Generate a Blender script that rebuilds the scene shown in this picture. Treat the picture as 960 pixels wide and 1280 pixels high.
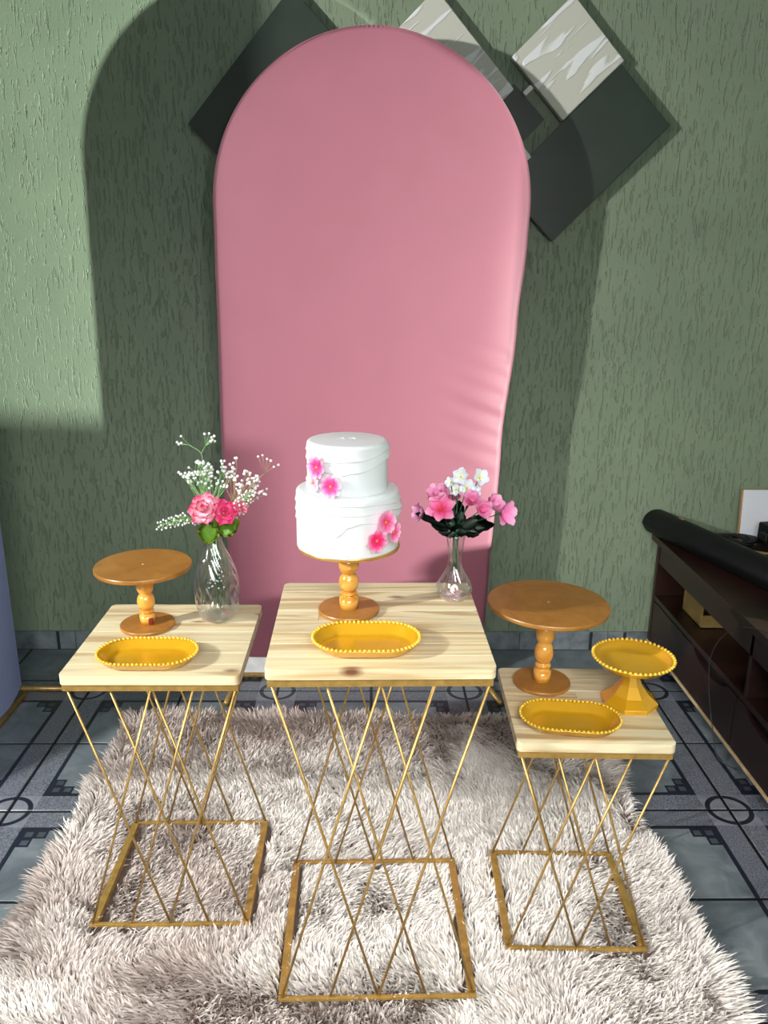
import bpy, bmesh, math, random
import numpy as np
from mathutils import Vector, Matrix
PI = math.pi
random.seed(7); rng = np.random.default_rng(7)
for o in list(bpy.data.objects): bpy.data.objects.remove(o)
SC = bpy.context.scene; COL = SC.collection

# ------------------------------------------------------------ camera, world, lights, exposure
cd = bpy.data.cameras.new('camera'); cam = bpy.data.objects.new('camera', cd); COL.objects.link(cam)
cd.sensor_fit = 'VERTICAL'; cd.sensor_height = 24; cd.sensor_width = 18
cd.lens = 24 * 1005.4 / 1280; cd.clip_start = 0.02
cam.matrix_world = Matrix.Translation((0, 0, 1.4059)) @ Matrix.Rotation(-0.0191, 4, 'Z') @ Matrix.Rotation(PI/2 - 0.2888, 4, 'X') @ Matrix.Rotation(0.0100, 4, 'Z')
SC.camera = cam
W = bpy.data.worlds.new('world'); SC.world = W; W.use_nodes = True
W.node_tree.nodes['Background'].inputs[0].default_value = (0.86, 0.95, 1.0, 1)
W.node_tree.nodes['Background'].inputs[1].default_value = 0.17
SC.view_settings.view_transform = 'Standard'; SC.view_settings.look = 'None'
SC.view_settings.gamma = 1; SC.view_settings.use_curve_mapping = False
SC.view_settings.exposure = 0.0

def lamp(name, loc, energy, radius, color):
    d = bpy.data.lights.new(name, 'POINT'); d.energy = energy; d.shadow_soft_size = radius; d.color = color
    o = bpy.data.objects.new(name, d); o.location = loc; COL.objects.link(o); return o
def area(name, loc, target, w, h, energy, color):
    d = bpy.data.lights.new(name, 'AREA'); d.shape = 'RECTANGLE'; d.size = w; d.size_y = h; d.energy = energy; d.color = color
    o = bpy.data.objects.new(name, d); o.location = loc; COL.objects.link(o)
    o.rotation_euler = (Vector(target)-Vector(loc)).to_track_quat('-Z', 'Y').to_euler(); return o
area('lamp_beyond_right_window', (2.78, 1.00, 0.70), (-0.9, 2.7, 1.3), 0.06, 0.045, 430, (0.93, 1.0, 0.90))
lamp('lamp_beyond_left_doorway', (-2.48, 0.40, 1.95), 430, 0.04, (1.0, 0.98, 0.93))
lamp('room_lamp', (0.50, 0.0, 2.00), 24, 0.05, (1.0, 0.98, 0.96))
area('open_door_behind_camera', (0.10, -0.75, 1.75), (0.0, 1.35, 0.10), 1.6, 1.0, 17, (1.0, 0.98, 0.95)).data.spread = 1.35

# ------------------------------------------------------------ colour and material helpers
def lin(r, g, b):
    f = lambda c: (c/255/12.92 if c/255 <= 0.04045 else ((c/255+0.055)/1.055)**2.4)
    return (f(r), f(g), f(b), 1)

class E:
    """tiny math-node expression"""
    nt = None
    def __init__(s, v): s.v = v
    def op(s, name, *a):
        n = E.nt.nodes.new('ShaderNodeMath'); n.operation = name
        for i, x in enumerate((s,) + a):
            x = x.v if isinstance(x, E) else x
            if isinstance(x, (int, float)): n.inputs[i].default_value = x
            else: E.nt.links.new(x, n.inputs[i])
        return E(n.outputs[0])
    def __add__(s, o): return s.op('ADD', o)
    def __sub__(s, o): return s.op('SUBTRACT', o)
    def __mul__(s, o): return s.op('MULTIPLY', o)
    def lt(s, o): return s.op('LESS_THAN', o)
    def gt(s, o): return s.op('GREATER_THAN', o)
    def mx(s, o): return s.op('MAXIMUM', o)
    def mn(s, o): return s.op('MINIMUM', o)
    def ab(s): return s.op('ABSOLUTE')
    def sq(s): return s.op('MULTIPLY', s)
    def rt(s): return s.op('SQRT')

class Mat:
    def __init__(s, name, color=(0.5, 0.5, 0.5, 1), rough=0.5, metal=0.0, **kw):
        s.m = bpy.data.materials.new(name); s.m.use_nodes = True; s.nt = s.m.node_tree
        s.b = s.nt.nodes['Principled BSDF']
        s.set('Base Color', color); s.set('Roughness', rough); s.set('Metallic', metal)
        for k, v in kw.items(): s.set(k, v)
    def set(s, k, v):
        i = s.b.inputs[k]
        if isinstance(v, bpy.types.NodeSocket): s.nt.links.new(v, i)
        elif isinstance(v, E): s.nt.links.new(v.v, i)
        else: i.default_value = v
    def node(s, t, **kw):
        n = s.nt.nodes.new(t)
        for k, v in kw.items():
            if hasattr(n, k): setattr(n, k, v)
            else:
                i = n.inputs[k.replace('_', ' ')]
                if isinstance(v, E): v = v.v
                if isinstance(v, bpy.types.NodeSocket): s.nt.links.new(v, i)
                else: i.default_value = v
        return n
    def coord(s, scale=(1, 1, 1), rot=(0, 0, 0), out='Object', rand=0.0):
        tc = s.node('ShaderNodeTexCoord'); mp = s.node('ShaderNodeMapping')
        src = tc.outputs[out]
        if rand:
            oi = s.node('ShaderNodeObjectInfo'); va = s.node('ShaderNodeVectorMath', operation='ADD')
            mu = s.node('ShaderNodeMath', operation='MULTIPLY'); s.nt.links.new(oi.outputs['Random'], mu.inputs[0]); mu.inputs[1].default_value = rand
            s.nt.links.new(src, va.inputs[0]); s.nt.links.new(mu.outputs[0], va.inputs[1]); src = va.outputs[0]
        s.nt.links.new(src, mp.inputs[0]); mp.inputs['Scale'].default_value = scale; mp.inputs['Rotation'].default_value = rot
        return mp.outputs[0]
    def noise(s, vec, scale=5, detail=4, rough=0.55, dist=0.0):
        n = s.node('ShaderNodeTexNoise'); s.nt.links.new(vec, n.inputs['Vector'])
        n.inputs['Scale'].default_value = scale; n.inputs['Detail'].default_value = detail
        n.inputs['Roughness'].default_value = rough; n.inputs['Distortion'].default_value = dist
        return n.outputs['Fac']
    def ramp(s, fac, stops, interp='LINEAR'):
        n = s.node('ShaderNodeValToRGB'); n.color_ramp.interpolation = interp
        el = n.color_ramp.elements
        while len(el) < len(stops): el.new(0.5)
        for e, (p, c) in zip(el, stops):
            e.position = p; e.color = c if hasattr(c, '__len__') else (c, c, c, 1)
        s.nt.links.new(fac.v if isinstance(fac, E) else fac, n.inputs[0]); return n.outputs[0]
    def mix(s, fac, a, b, mode='MIX'):
        n = s.node('ShaderNodeMix', data_type='RGBA', blend_type=mode)
        for idx, v in ((0, fac), (6, a), (7, b)):
            if isinstance(v, E): v = v.v
            if isinstance(v, bpy.types.NodeSocket): s.nt.links.new(v, n.inputs[idx])
            else: n.inputs[idx].default_value = v
        return n.outputs[2]
    def bump(s, h, strength=0.5, dist=0.01):
        n = s.node('ShaderNodeBump'); s.nt.links.new(h.v if isinstance(h, E) else h, n.inputs['Height'])
        n.inputs['Strength'].default_value = strength; n.inputs['Distance'].default_value = dist
        s.set('Normal', n.outputs[0])

M = {}
def plain(key, color, rough=0.5, metal=0.0, nz=0.06, scale=30, bump=0.0, **kw):
    m = Mat(key, color, rough, metal, **kw)
    f = m.noise(m.coord(), scale, 3)
    c2 = tuple(max(0, min(1, x*(1-2.2*nz))) for x in color[:3]) + (1,); c1 = tuple(min(1, x*(1+nz)) for x in color[:3]) + (1,)
    m.set('Base Color', m.ramp(f, [(0.3, c2), (0.7, c1)]))
    if bump: m.bump(f, bump, 0.002)
    M[key] = m.m; return m

# wall: combed render painted sage green
m = Mat('combed_green_render', rough=0.5); v = m.coord((1, 1, 1))
g1 = m.noise(m.coord((120, 120, 19)), 1.0, 3, 0.6, 0.5)
gr = m.ramp(g1, [(0.37, 0.0), (0.44, 1.0)])
blot = m.noise(m.coord((1, 1, 1)), 2.2, 4)
rel = m.ramp(m.noise(m.coord((1, 1, 0.6)), 1.6, 2), [(0.35, 0.35), (0.6, 1.0)])
base = m.ramp(blot, [(0.3, lin(122, 138, 116)), (0.7, lin(136, 152, 128))])
dark = m.mix(1.0, base, lin(236, 239, 234), 'MULTIPLY')
inv = m.mix(gr, dark, base)
m.set('Base Color', inv)
fine = m.noise(v, 140, 3)
h = E.__new__(E); E.nt = m.nt
hh = E(gr) * 1.0 + E(fine) * 0.25
m.bump(hh, 0.7, 0.0040); M['wall'] = m.m

# floor tiles: printed ceramic, motif at the local origin corner
T = 0.3278
m = Mat('printed_tile', rough=0.28); E.nt = m.nt
tc = m.node('ShaderNodeTexCoord'); sp = m.node('ShaderNodeSeparateXYZ'); m.nt.links.new(tc.outputs['Object'], sp.inputs[0])
u, w_ = E(sp.outputs[0]), E(sp.outputs[1])
mn_ = u.mn(w_); mx_ = u.mx(w_)
line = (mn_ - 0.072).ab().lt(0.0062)
rad = (u.sq() + w_.sq()).rt()
ring = (rad - 0.0565).ab().lt(0.0068)
a, b, c_ = 0.078, 0.110, 0.142
stair = (mx_.lt(c_) * mn_.lt(b) * mn_.gt(0.072)).mx(mx_.lt(b) * mn_.gt(0.072))
def sqr(cx, cy): return (u - cx).ab().lt(0.0095) * (w_ - cy).ab().lt(0.0095)
inner = sqr(0.094, 0.094).mx(sqr(0.126, 0.094)).mx(sqr(0.094, 0.126))
darkm = line.mx(ring).mx(stair - inner * 0.35)
band = mn_.lt(0.072)
corner = mx_.lt(0.066)
mar = m.ramp(m.noise(m.coord(rand=40), 9, 6, 0.62, 0.8), [(0.3, lin(82, 91, 97)), (0.55, lin(108, 118, 124)), (0.75, lin(132, 141, 146))])
spk = m.ramp(m.noise(m.coord(rand=40), 260, 2, 0.7), [(0.35, lin(66, 72, 82)), (0.65, lin(128, 134, 144))])
cor = m.ramp(m.noise(m.coord(rand=40), 30, 3), [(0.3, lin(112, 118, 128)), (0.7, lin(132, 138, 146))])
c = m.mix(band, mar, spk); c = m.mix(corner, c, cor); c = m.mix(darkm, c, lin(34, 38, 50))
m.set('Base Color', c); M['tile'] = m.m
m2 = Mat('baseboard_tile', rough=0.3)
M['base_tile'] = m2.m
m2.set('Base Color', m2.ramp(m2.noise(m2.coord(rand=30), 14, 5, 0.6), [(0.3, lin(84, 92, 98)), (0.7, lin(140, 150, 156))]))
plain('grout', lin(22, 23, 26), 0.45)
plain('tile_band', lin(44, 48, 58), 0.35)

def wood(key, light, mid, dk, rough=0.5, knots=True, sx=2.2, sy=42, coat=0.0):
    m = Mat(key, rough=rough)
    vec = m.coord((sx, sy, sy), rand=37)
    f = m.noise(vec, 1.0, 4, 0.6, 0.9); f2 = m.noise(m.coord((1.3, 15, 15), rand=11), 1.0, 3, 0.5, 1.6)
    c = m.ramp(f2, [(0.34, mid), (0.48, light), (0.62, light), (0.70, mid)])
    st = m.ramp(f, [(0.30, 0.62), (0.46, 0.0)])
    c = m.mix(st, c, mid)
    if knots:
        vo = m.node('ShaderNodeTexVoronoi'); m.nt.links.new(m.coord((5.0, 11, 11), rand=23), vo.inputs['Vector']); vo.inputs['Scale'].default_value = 1.0
        kn = m.ramp(vo.outputs['Distance'], [(0.05, 1.0), (0.13, 0.0)])
        c = m.mix(kn, c, dk)
    oi = m.node('ShaderNodeObjectInfo'); 
    tint = m.ramp(oi.outputs['Random'], [(0.0, (0.90, 0.88, 0.84, 1)), (0.5, (1, 1, 1, 1)), (1.0, (1.0, 0.93, 0.82, 1))])
    c = m.mix(1.0, c, tint, 'MULTIPLY')
    m.set('Base Color', c); m.set('Coat Weight', coat); m.bump(f, 0.12, 0.001); M[key] = m.m
wood('pine', lin(222, 212, 178), lin(186, 162, 120), lin(112, 70, 44), 0.5)
wood('cabinet_wood', lin(44, 25, 20), lin(32, 19, 16), lin(20, 12, 10), 0.4, knots=False, sx=3, sy=30)
wood('turned_pine', lin(230, 172, 80), lin(210, 138, 44), lin(120, 60, 20), 0.22, knots=False, sx=16, sy=16, coat=0.6)
m = Mat('varnished_disc', rough=0.35)
m.set('Base Color', m.ramp(m.noise(m.coord(rand=9), 14, 5, 0.65, 1.2), [(0.3, lin(142, 94, 36)), (0.7, lin(172, 120, 54))])); M['disc'] = m.m
plain('disc_edge', lin(190, 128, 62), 0.4)
plain('cake_board', lin(196, 150, 84), 0.3, 0.4)
plain('pink_fabric', lin(118, 63, 79), 0.62, nz=0.02, scale=6, **{'Sheen Weight': 0.25})
plain('pink_hem', lin(130, 20, 50), 0.6)
plain('white_lining', lin(225, 225, 228), 0.7)
plain('blue_lit_fabric', lin(190, 204, 255), 0.6, nz=0.02)  # stands for white cloth; the blue of the light is in its colour
plain('gold_metal', lin(190, 156, 92), 0.36, 0.6, nz=0.12, scale=60)
plain('gold_rail', lin(188, 152, 82), 0.34, 0.5, nz=0.12, scale=50)
plain('gold_plastic', lin(216, 164, 30), 0.22, 0.25, nz=0.03, **{'Coat Weight': 0.4})
plain('gold_bead', lin(238, 196, 62), 0.2, 0.25, nz=0.03, **{'Coat Weight': 0.5})
plain('fondant', lin(218, 225, 227), 0.42, nz=0.01, **{'Subsurface Weight': 0.15, 'Subsurface Radius': (0.02, 0.02, 0.02), 'Subsurface Scale': 0.3})
plain('dark_slab', lin(50, 62, 54), 0.38, nz=0.08, scale=8)
plain('black_plastic', lin(11, 12, 15), 0.55, nz=0.1, **{'Specular IOR Level': 0.25})
plain('black_rubber', lin(14, 14, 16), 0.5)
plain('white_card', lin(226, 230, 240), 0.4, nz=0.01)
plain('tan_edge', lin(170, 130, 84), 0.6)
plain('carton', lin(160, 134, 78), 0.7, nz=0.05)
plain('mdf_edge', lin(200, 176, 136), 0.6)
plain('cable_grey', lin(50, 52, 56), 0.4)
plain('copper_print', lin(190, 120, 90), 0.4)
plain('rug_backing', lin(120, 104, 96), 0.9)
plain('white_peg', lin(228, 230, 228), 0.4)
plain('leaf_bright', lin(112, 168, 38), 0.45, nz=0.2, scale=60)
plain('leaf_rim', lin(190, 190, 60), 0.5)
plain('leaf_dark', lin(22, 46, 34), 0.42, nz=0.15, scale=60)
plain('stem_pale', lin(150, 196, 130), 0.5)
plain('stem_tan', lin(168, 150, 112), 0.5)
plain('stem_dark', lin(36, 82, 56), 0.5)
plain('blossom_white', lin(240, 244, 244), 0.6, nz=0.02)
plain('frame_white', lin(220, 222, 222), 0.5)
plain('dark_knot', lin(110, 30, 20), 0.3)
def attr_mat(key, rough=0.6, **kw):
    m = Mat(key, rough=rough, **kw); a = m.node('ShaderNodeAttribute', attribute_name='Col')
    m.set('Base Color', a.outputs['Color']); M[key] = m.m
attr_mat('petal', 0.55); attr_mat('fur', 0.75)
# marbled white panel: raised glossy veins
m = Mat('marbled_white', rough=0.32)
f = m.noise(m.coord((5, 24, 5)), 1.0, 2.0, 0.45, 0.6)
vein = m.ramp(f, [(0.52, 0.0), (0.56, 1.0)])
m.set('Base Color', m.mix(vein, lin(208, 209, 198), lin(240, 243, 245))); m.bump(vein, 0.6, 0.004); M['marble'] = m.m
# clear glass, thin-walled
m = Mat('clear_glass'); nt = m.nt; nt.nodes.remove(m.b)
out = nt.nodes['Material Output']; tr = m.node('ShaderNodeBsdfTransparent'); gl = m.node('ShaderNodeBsdfGlossy'); lw = m.node('ShaderNodeLayerWeight')
tr.inputs[0].default_value = (0.95, 0.97, 0.975, 1); gl.inputs[0].default_value = (1, 1, 1, 1); gl.inputs['Roughness'].default_value = 0.03
lw.inputs['Blend'].default_value = 0.5; E.nt = nt
fac = E(lw.outputs['Facing']).op('POWER', 2.2) * 0.85 + 0.12
mx = m.node('ShaderNodeMixShader'); nt.links.new(fac.v, mx.inputs[0]); nt.links.new(tr.outputs[0], mx.inputs[1]); nt.links.new(gl.outputs[0], mx.inputs[2])
nt.links.new(mx.outputs[0], out.inputs[0]); M['glass'] = m.m

# ------------------------------------------------------------ object helpers
def link_mesh(name, me, mat, parent=None, smooth=False, loc=None, rz=0):
    if mat is not None:
        me.materials.clear()
        for k in (mat if isinstance(mat, (list, tuple)) else [mat]): me.materials.append(M[k])
    if smooth: me.polygons.foreach_set('use_smooth', [True]*len(me.polygons))
    o = bpy.data.objects.new(name, me); COL.objects.link(o)
    if parent is not None: o.parent = parent
    if loc is not None: o.location = loc
    if rz: o.rotation_euler.z = rz
    return o
def obj(name, bm, mat, parent=None, smooth=False, loc=None, rz=0):
    me = bpy.data.meshes.new(name); bmesh.ops.recalc_face_normals(bm, faces=bm.faces); bm.to_mesh(me); bm.free()
    return link_mesh(name, me, mat, parent, smooth, loc, rz)
def tag(o, label, cat, group=None):
    o['label'] = label; o['category'] = cat
    if group: o['group'] = group
    return o
def thing(name, label, cat, loc=(0, 0, 0), rz=0, group=None):
    o = bpy.data.objects.new(name, None); COL.objects.link(o); o.location = loc; o.rotation_euler.z = rz; o.empty_display_size = 0.05
    return tag(o, label, cat, group)
def struct(o): o['kind'] = 'structure'; return o
def box(bm, x0, x1, y0, y1, z0, z1, bev=0.0, mat=None):
    mtx = mat or Matrix()
    r = bmesh.ops.create_cube(bm, size=1, matrix=mtx @ Matrix.Translation(((x0+x1)/2, (y0+y1)/2, (z0+z1)/2)) @ Matrix.Diagonal((x1-x0, y1-y0, z1-z0, 1)))
    if bev:
        es = list({e for v in r['verts'] for e in v.link_edges})
        bmesh.ops.bevel(bm, geom=es, offset=bev, segments=2, affect='EDGES', profile=0.5)
def bx(*a, **k):
    bm = bmesh.new(); box(bm, *a, **k); return bm
def lathe(prof, n=48, fn=None, bm=None):
    bm = bm or bmesh.new(); rings = []
    for (r, z) in prof:
        if r < 1e-6: rings.append([bm.verts.new((0, 0, z))]); continue
        ring = []
        for i in range(n):
            t = 2*PI*i/n; rr = r*(fn(t, z) if fn else 1)
            ring.append(bm.verts.new((rr*math.cos(t), rr*math.sin(t), z)))
        rings.append(ring)
    for a, b in zip(rings, rings[1:]):
        if len(a) == 1 and len(b) == 1: continue
        for i in range(n):
            j = (i+1) % n
            if len(a) == 1: bm.faces.new((a[0], b[i], b[j]))
            elif len(b) == 1: bm.faces.new((a[i], a[j], b[0]))
            else: bm.faces.new((a[i], a[j], b[j], b[i]))
    return bm
def tube(bm, pts, r, n=6, r1=None, caps=True):
    pts = [Vector(p) for p in pts]; m_ = len(pts); rings = []
    up = Vector((0.13, 0.21, 0.97)).normalized()
    for i, p in enumerate(pts):
        d = (pts[min(i+1, m_-1)] - pts[max(i-1, 0)]).normalized()
        a = d.cross(up)
        if a.length < 0.05: a = d.cross(Vector((1, 0, 0)))
        a.normalize(); b = d.cross(a)
        rr = r if r1 is None else r + (r1-r)*i/(m_-1)
        rings.append([bm.verts.new(p + a*(rr*math.cos(2*PI*k/n)) + b*(rr*math.sin(2*PI*k/n))) for k in range(n)])
    for A, B in zip(rings, rings[1:]):
        for k in range(n): bm.faces.new((A[k], A[(k+1) % n], B[(k+1) % n], B[k]))
    if caps: bm.faces.new(rings[0]); bm.faces.new(rings[-1][::-1])
    return bm
def spline(ctrl, n=8):
    c = [Vector(p) for p in ctrl]; c = [c[0]*2-c[1]] + c + [c[-1]*2-c[-2]]; out = []
    for i in range(1, len(c)-2):
        for k in range(n):
            t = k/n; p0, p1, p2, p3 = c[i-1:i+3]
            out.append(0.5*((2*p1)+(p2-p0)*t+(2*p0-5*p1+4*p2-p3)*t*t+(3*p1-p0-3*p2+p3)*t**3))
    out.append(c[-2]); return out
def prism(poly, z0, z1, bm=None, bev=0.0):
    bm = bm or bmesh.new()
    a = [bm.verts.new((x, y, z0)) for x, y in poly]; b = [bm.verts.new((x, y, z1)) for x, y in poly]; n = len(poly)
    bm.faces.new(a[::-1]); bm.faces.new(b)
    for i in range(n): bm.faces.new((a[i], a[(i+1) % n], b[(i+1) % n], b[i]))
    return bm

# ------------------------------------------------------------ room shell
WY = 2.8557; XL, XR, YF = -1.62, 1.53, -0.60; GX, GY = -0.9732, 1.8713
struct(obj('wall_back', bx(XL-0.1, XR+0.1, WY, WY+0.1, -0.05, 3.0), 'wall'))
bm = bmesh.new()          # right wall; unseen window opening sized to shape the right lamp's beam
y0, y1, z0, z1 = 1.47, 1.885, 0.35, 2.25
box(bm, XR, XR+0.1, YF, y0, -0.05, 3.0); box(bm, XR, XR+0.1, y1, WY+0.1, -0.05, 3.0); box(bm, XR, XR+0.1, y0, y1, -0.05, z0); box(bm, XR, XR+0.1, y0, y1, z1, 3.0)
struct(obj('wall_right', bm, 'wall'))
bm = bmesh.new(); s = 0.03
box(bm, XR+0.03, XR+0.07, y0, y0+s, z0, z1); box(bm, XR+0.03, XR+0.07, y1-0.005, y1, z0, z1); box(bm, XR+0.03, XR+0.07, y0, y1, z1-s, z1)
box(bm, XR+0.01, XR+0.03, y0, 1.628, z0, 0.762)   # added unseen blocker: keeps the right lamp off the lower left wall
box(bm, XR+0.01, XR+0.03, 1.70, y1, 1.345, z1)   # added unseen blocker: stops the right lamp spilling over the arch top
struct(obj('window_and_light_blockers', bm, 'frame_white'))  # window frame plus the two added light blockers
bm = bmesh.new()          # left wall; unseen doorway whose far jamb is set to limit the left lamp
y0, y1, z1 = -0.25, 1.365, 2.3
box(bm, XL-0.1, XL, YF, y0, -0.05, 3.0); box(bm, XL-0.1, XL, y1, WY+0.1, -0.05, 3.0); box(bm, XL-0.1, XL, y0, y1, z1, 3.0)
struct(obj('wall_left', bm, 'wall'))
floor = struct(obj('floor', bx(XL-0.1, XR+0.1, YF, WY+0.1, -0.06, -0.0022), 'grout'))
def tile_mesh(w, d):
    g = 0.0045; bm = bx(g, w-g, g, d-g, -0.012, 0.0, bev=0.0)
    es = [e for e in bm.edges if all(v.co.z > -0.001 for v in e.verts)]
    bmesh.ops.bevel(bm, geom=es, offset=0.0014, segments=1, affect='EDGES')
    me = bpy.data.meshes.new('tile'); bm.to_mesh(me); bm.free(); me.materials.append(M['tile']); return me
tme = tile_mesh(T, T)
for i in range(-2, 8):
    for j in range(-8, 3):
        # cell [GX+i*T, +T] x [GY+j*T, +T]; the motif corner is the even grid node
        cx = i if i % 2 == 0 else i+1; cy = j if j % 2 == 0 else j+1
        rz = {(0, 0): 0, (1, 0): PI/2, (1, 1): PI, (0, 1): -PI/2}[(cx-i, cy-j)]
        x, y = GX + cx*T, GY + cy*T
        if GX+i*T < XL-0.05 or GX+(i+1)*T > XR+0.35 or GY+j*T < YF: continue
        o = bpy.data.objects.new('tile', tme); COL.objects.link(o); o.parent = floor; o.location = (x, y, 0); o.rotation_euler.z = rz
# tiled baseboard
bb = struct(obj('baseboard_back', bx(XL, XR, WY-0.006, WY, 0, 0.076), 'grout'))
TB = 0.343; xs = -1.128
for k in range(-1, 8):
    a, b = xs + k*TB + 0.001, xs + (k+1)*TB - 0.001; a = max(a, XL); b = min(b, XR)
    if b - a < 0.02: continue
    bm = bx(a, b, WY-0.0085, WY-0.002, 0.002, 0.077, bev=0.001)
    t_ = obj('tile', bm, 'base_tile', bb)
    x = xs + (k if k % 2 == 0 else k+1)*TB + (0.066 if k % 2 == 0 else -0.066)
    if k in (0, -1, 1, 2, 5, 6) and a < x < b and k != 2 and k != 1:
        st = obj('printed_stripe', bx(x-0.006, x+0.006, WY-0.0089, WY-0.0084, 0.002, 0.077), 'tile_band', t_)
for nm, x0, x1, ya, yb in (('baseboard_left', XL, XL+0.0085, 1.365, WY-0.01), ('baseboard_right', XR-0.0085, XR, YF, WY-0.01)):
    struct(obj(nm, bx(x0, x1, ya, yb, 0, 0.076, bev=0.001), 'base_tile'))

# ------------------------------------------------------------ rug
def vnoise(x, y, s, seed):
    r = np.random.default_rng(seed).random((64, 64)); X = x*s+100; Y = y*s+100
    xi = np.floor(X).astype(int); yi = np.floor(Y).astype(int); fx = X-xi; fy = Y-yi
    fx = fx*fx*(3-2*fx); fy = fy*fy*(3-2*fy)
    g = lambda a, b: r[a % 64, b % 64]
    return (g(xi, yi)*(1-fx)+g(xi+1, yi)*fx)*(1-fy)+(g(xi, yi+1)*(1-fx)+g(xi+1, yi+1)*fx)*fy
rug = thing('shaggy_rug', 'large cream and mauve-brown shaggy fur rug lying under all three wire tables', 'rug')
RX0, RX1, RY0, RY1 = -0.775, 0.725, 0.45, 2.335
bm = bmesh.new(); box(bm, RX0, RX1, RY0, RY1, 0.001, 0.008); obj('backing', bm, 'rug_backing', rug)
def pile():
    n1, n2 = 118000, 16000
    x = np.concatenate([rng.uniform(RX0, RX1, n1), rng.uniform(RX0, RX1, n2)])
    y = np.concatenate([rng.uniform(1.0, RY1, n1), rng.uniform(RY0, 1.0, n2)])
    n = n1+n2
    wob = 0.02*(vnoise(x*0+3, y, 7, 5)-0.5)
    x = x + wob
    # the pile lies pressed flat under the side rails of the three table bases
    keep = np.ones(n, bool)
    for tx, ty, ta, hw in ((0.0187, 1.4429, 0.0128, 0.196), (-0.4331, 1.6105, 0.0012, 0.174), (0.4487, 1.5148, -0.0259, 0.151)):
        lx = (x-tx)*math.cos(ta)+(y-ty)*math.sin(ta); ly = -(x-tx)*math.sin(ta)+(y-ty)*math.cos(ta)
        keep &= ~((np.abs(np.abs(lx)-(hw-0.008)) < 0.013) & (np.abs(ly) < hw+0.004))
        keep &= ~((np.abs(np.abs(ly)-(hw-0.004)) < 0.005) & (np.abs(lx) < hw+0.004))
    x, y = x[keep], y[keep]; n = len(x)
    # clumping
    cx = (vnoise(x, y, 34, 1)-0.5)*0.022; cy = (vnoise(x, y, 34, 2)-0.5)*0.022
    ang = 2*PI*(vnoise(x, y, 3.3, 3)*1.5) + 1.2*(vnoise(x, y, 16, 4)-0.5)*2 - 0.9
    lean = 0.28+0.75*vnoise(x, y, 4.1, 6) + rng.normal(0, 0.16, n)
    ang = ang + rng.normal(0, 0.35, n)
    L = rng.uniform(0.026, 0.044, n)
    # at the borders the pile falls outwards
    ed = 0.03
    ox = np.where(x < RX0+ed, -1, 0) + np.where(x > RX1-ed, 1, 0); oy = np.where(y > RY1-ed, 1, 0)
    dx = np.cos(ang)*np.sin(lean); dy = np.sin(ang)*np.sin(lean); dz = np.cos(lean)
    dx = dx + ox*0.7; dy = dy + oy*0.4 - 0.10
    wdt = rng.uniform(0.0016, 0.0031, n)
    pa = rng.uniform(0, PI, n); px, py = np.cos(pa), np.sin(pa)
    ts = np.array([0, 0.4, 0.75, 1.0]); ws = np.array([0.9, 1.0, 0.75, 0.0])
    V = np.zeros((n, 7, 3)); C = np.zeros((n, 7, 4)); C[:, :, 3] = 1
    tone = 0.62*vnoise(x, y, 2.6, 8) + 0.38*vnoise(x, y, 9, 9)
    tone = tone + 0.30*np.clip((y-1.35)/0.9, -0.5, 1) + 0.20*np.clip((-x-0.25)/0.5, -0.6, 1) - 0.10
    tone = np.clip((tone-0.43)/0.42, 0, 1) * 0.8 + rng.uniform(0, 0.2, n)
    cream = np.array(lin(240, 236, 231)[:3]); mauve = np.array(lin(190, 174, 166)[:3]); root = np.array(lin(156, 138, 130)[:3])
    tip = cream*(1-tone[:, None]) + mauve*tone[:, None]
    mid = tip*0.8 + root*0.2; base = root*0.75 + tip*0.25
    ph = rng.uniform(0, 6.28, n)
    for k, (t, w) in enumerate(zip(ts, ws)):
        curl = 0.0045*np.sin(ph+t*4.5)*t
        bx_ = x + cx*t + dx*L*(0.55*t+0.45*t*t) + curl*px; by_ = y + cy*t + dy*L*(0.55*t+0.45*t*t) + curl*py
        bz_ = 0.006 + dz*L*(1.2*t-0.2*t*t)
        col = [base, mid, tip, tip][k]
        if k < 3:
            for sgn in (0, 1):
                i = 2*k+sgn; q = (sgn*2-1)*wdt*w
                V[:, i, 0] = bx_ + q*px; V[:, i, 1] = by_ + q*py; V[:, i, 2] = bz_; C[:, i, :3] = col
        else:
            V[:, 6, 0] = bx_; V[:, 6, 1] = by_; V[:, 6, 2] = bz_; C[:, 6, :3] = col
    o7 = np.arange(n)*7
    quads = np.stack([np.stack([o7, o7+1, o7+3, o7+2], 1), np.stack([o7+2, o7+3, o7+5, o7+4], 1)], 1).reshape(-1, 4)
    tris = np.stack([o7+4, o7+5, o7+6], 1)
    me = bpy.data.meshes.new('pile'); me.vertices.add(n*7); me.vertices.foreach_set('co', V.ravel())
    nl = quads.size + tris.size; me.loops.add(nl); me.loops.foreach_set('vertex_index', np.concatenate([quads.ravel(), tris.ravel()]).astype(np.int32))
    nf = len(quads)+len(tris); me.polygons.add(nf)
    ls = np.concatenate([np.arange(len(quads))*4, quads.size + np.arange(len(tris))*3]).astype(np.int32)
    me.polygons.foreach_set('loop_start', ls)
    me.update(calc_edges=True); me.validate()
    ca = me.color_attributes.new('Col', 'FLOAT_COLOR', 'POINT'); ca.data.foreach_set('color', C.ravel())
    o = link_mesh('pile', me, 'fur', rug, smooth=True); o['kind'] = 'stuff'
pile()

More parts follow.
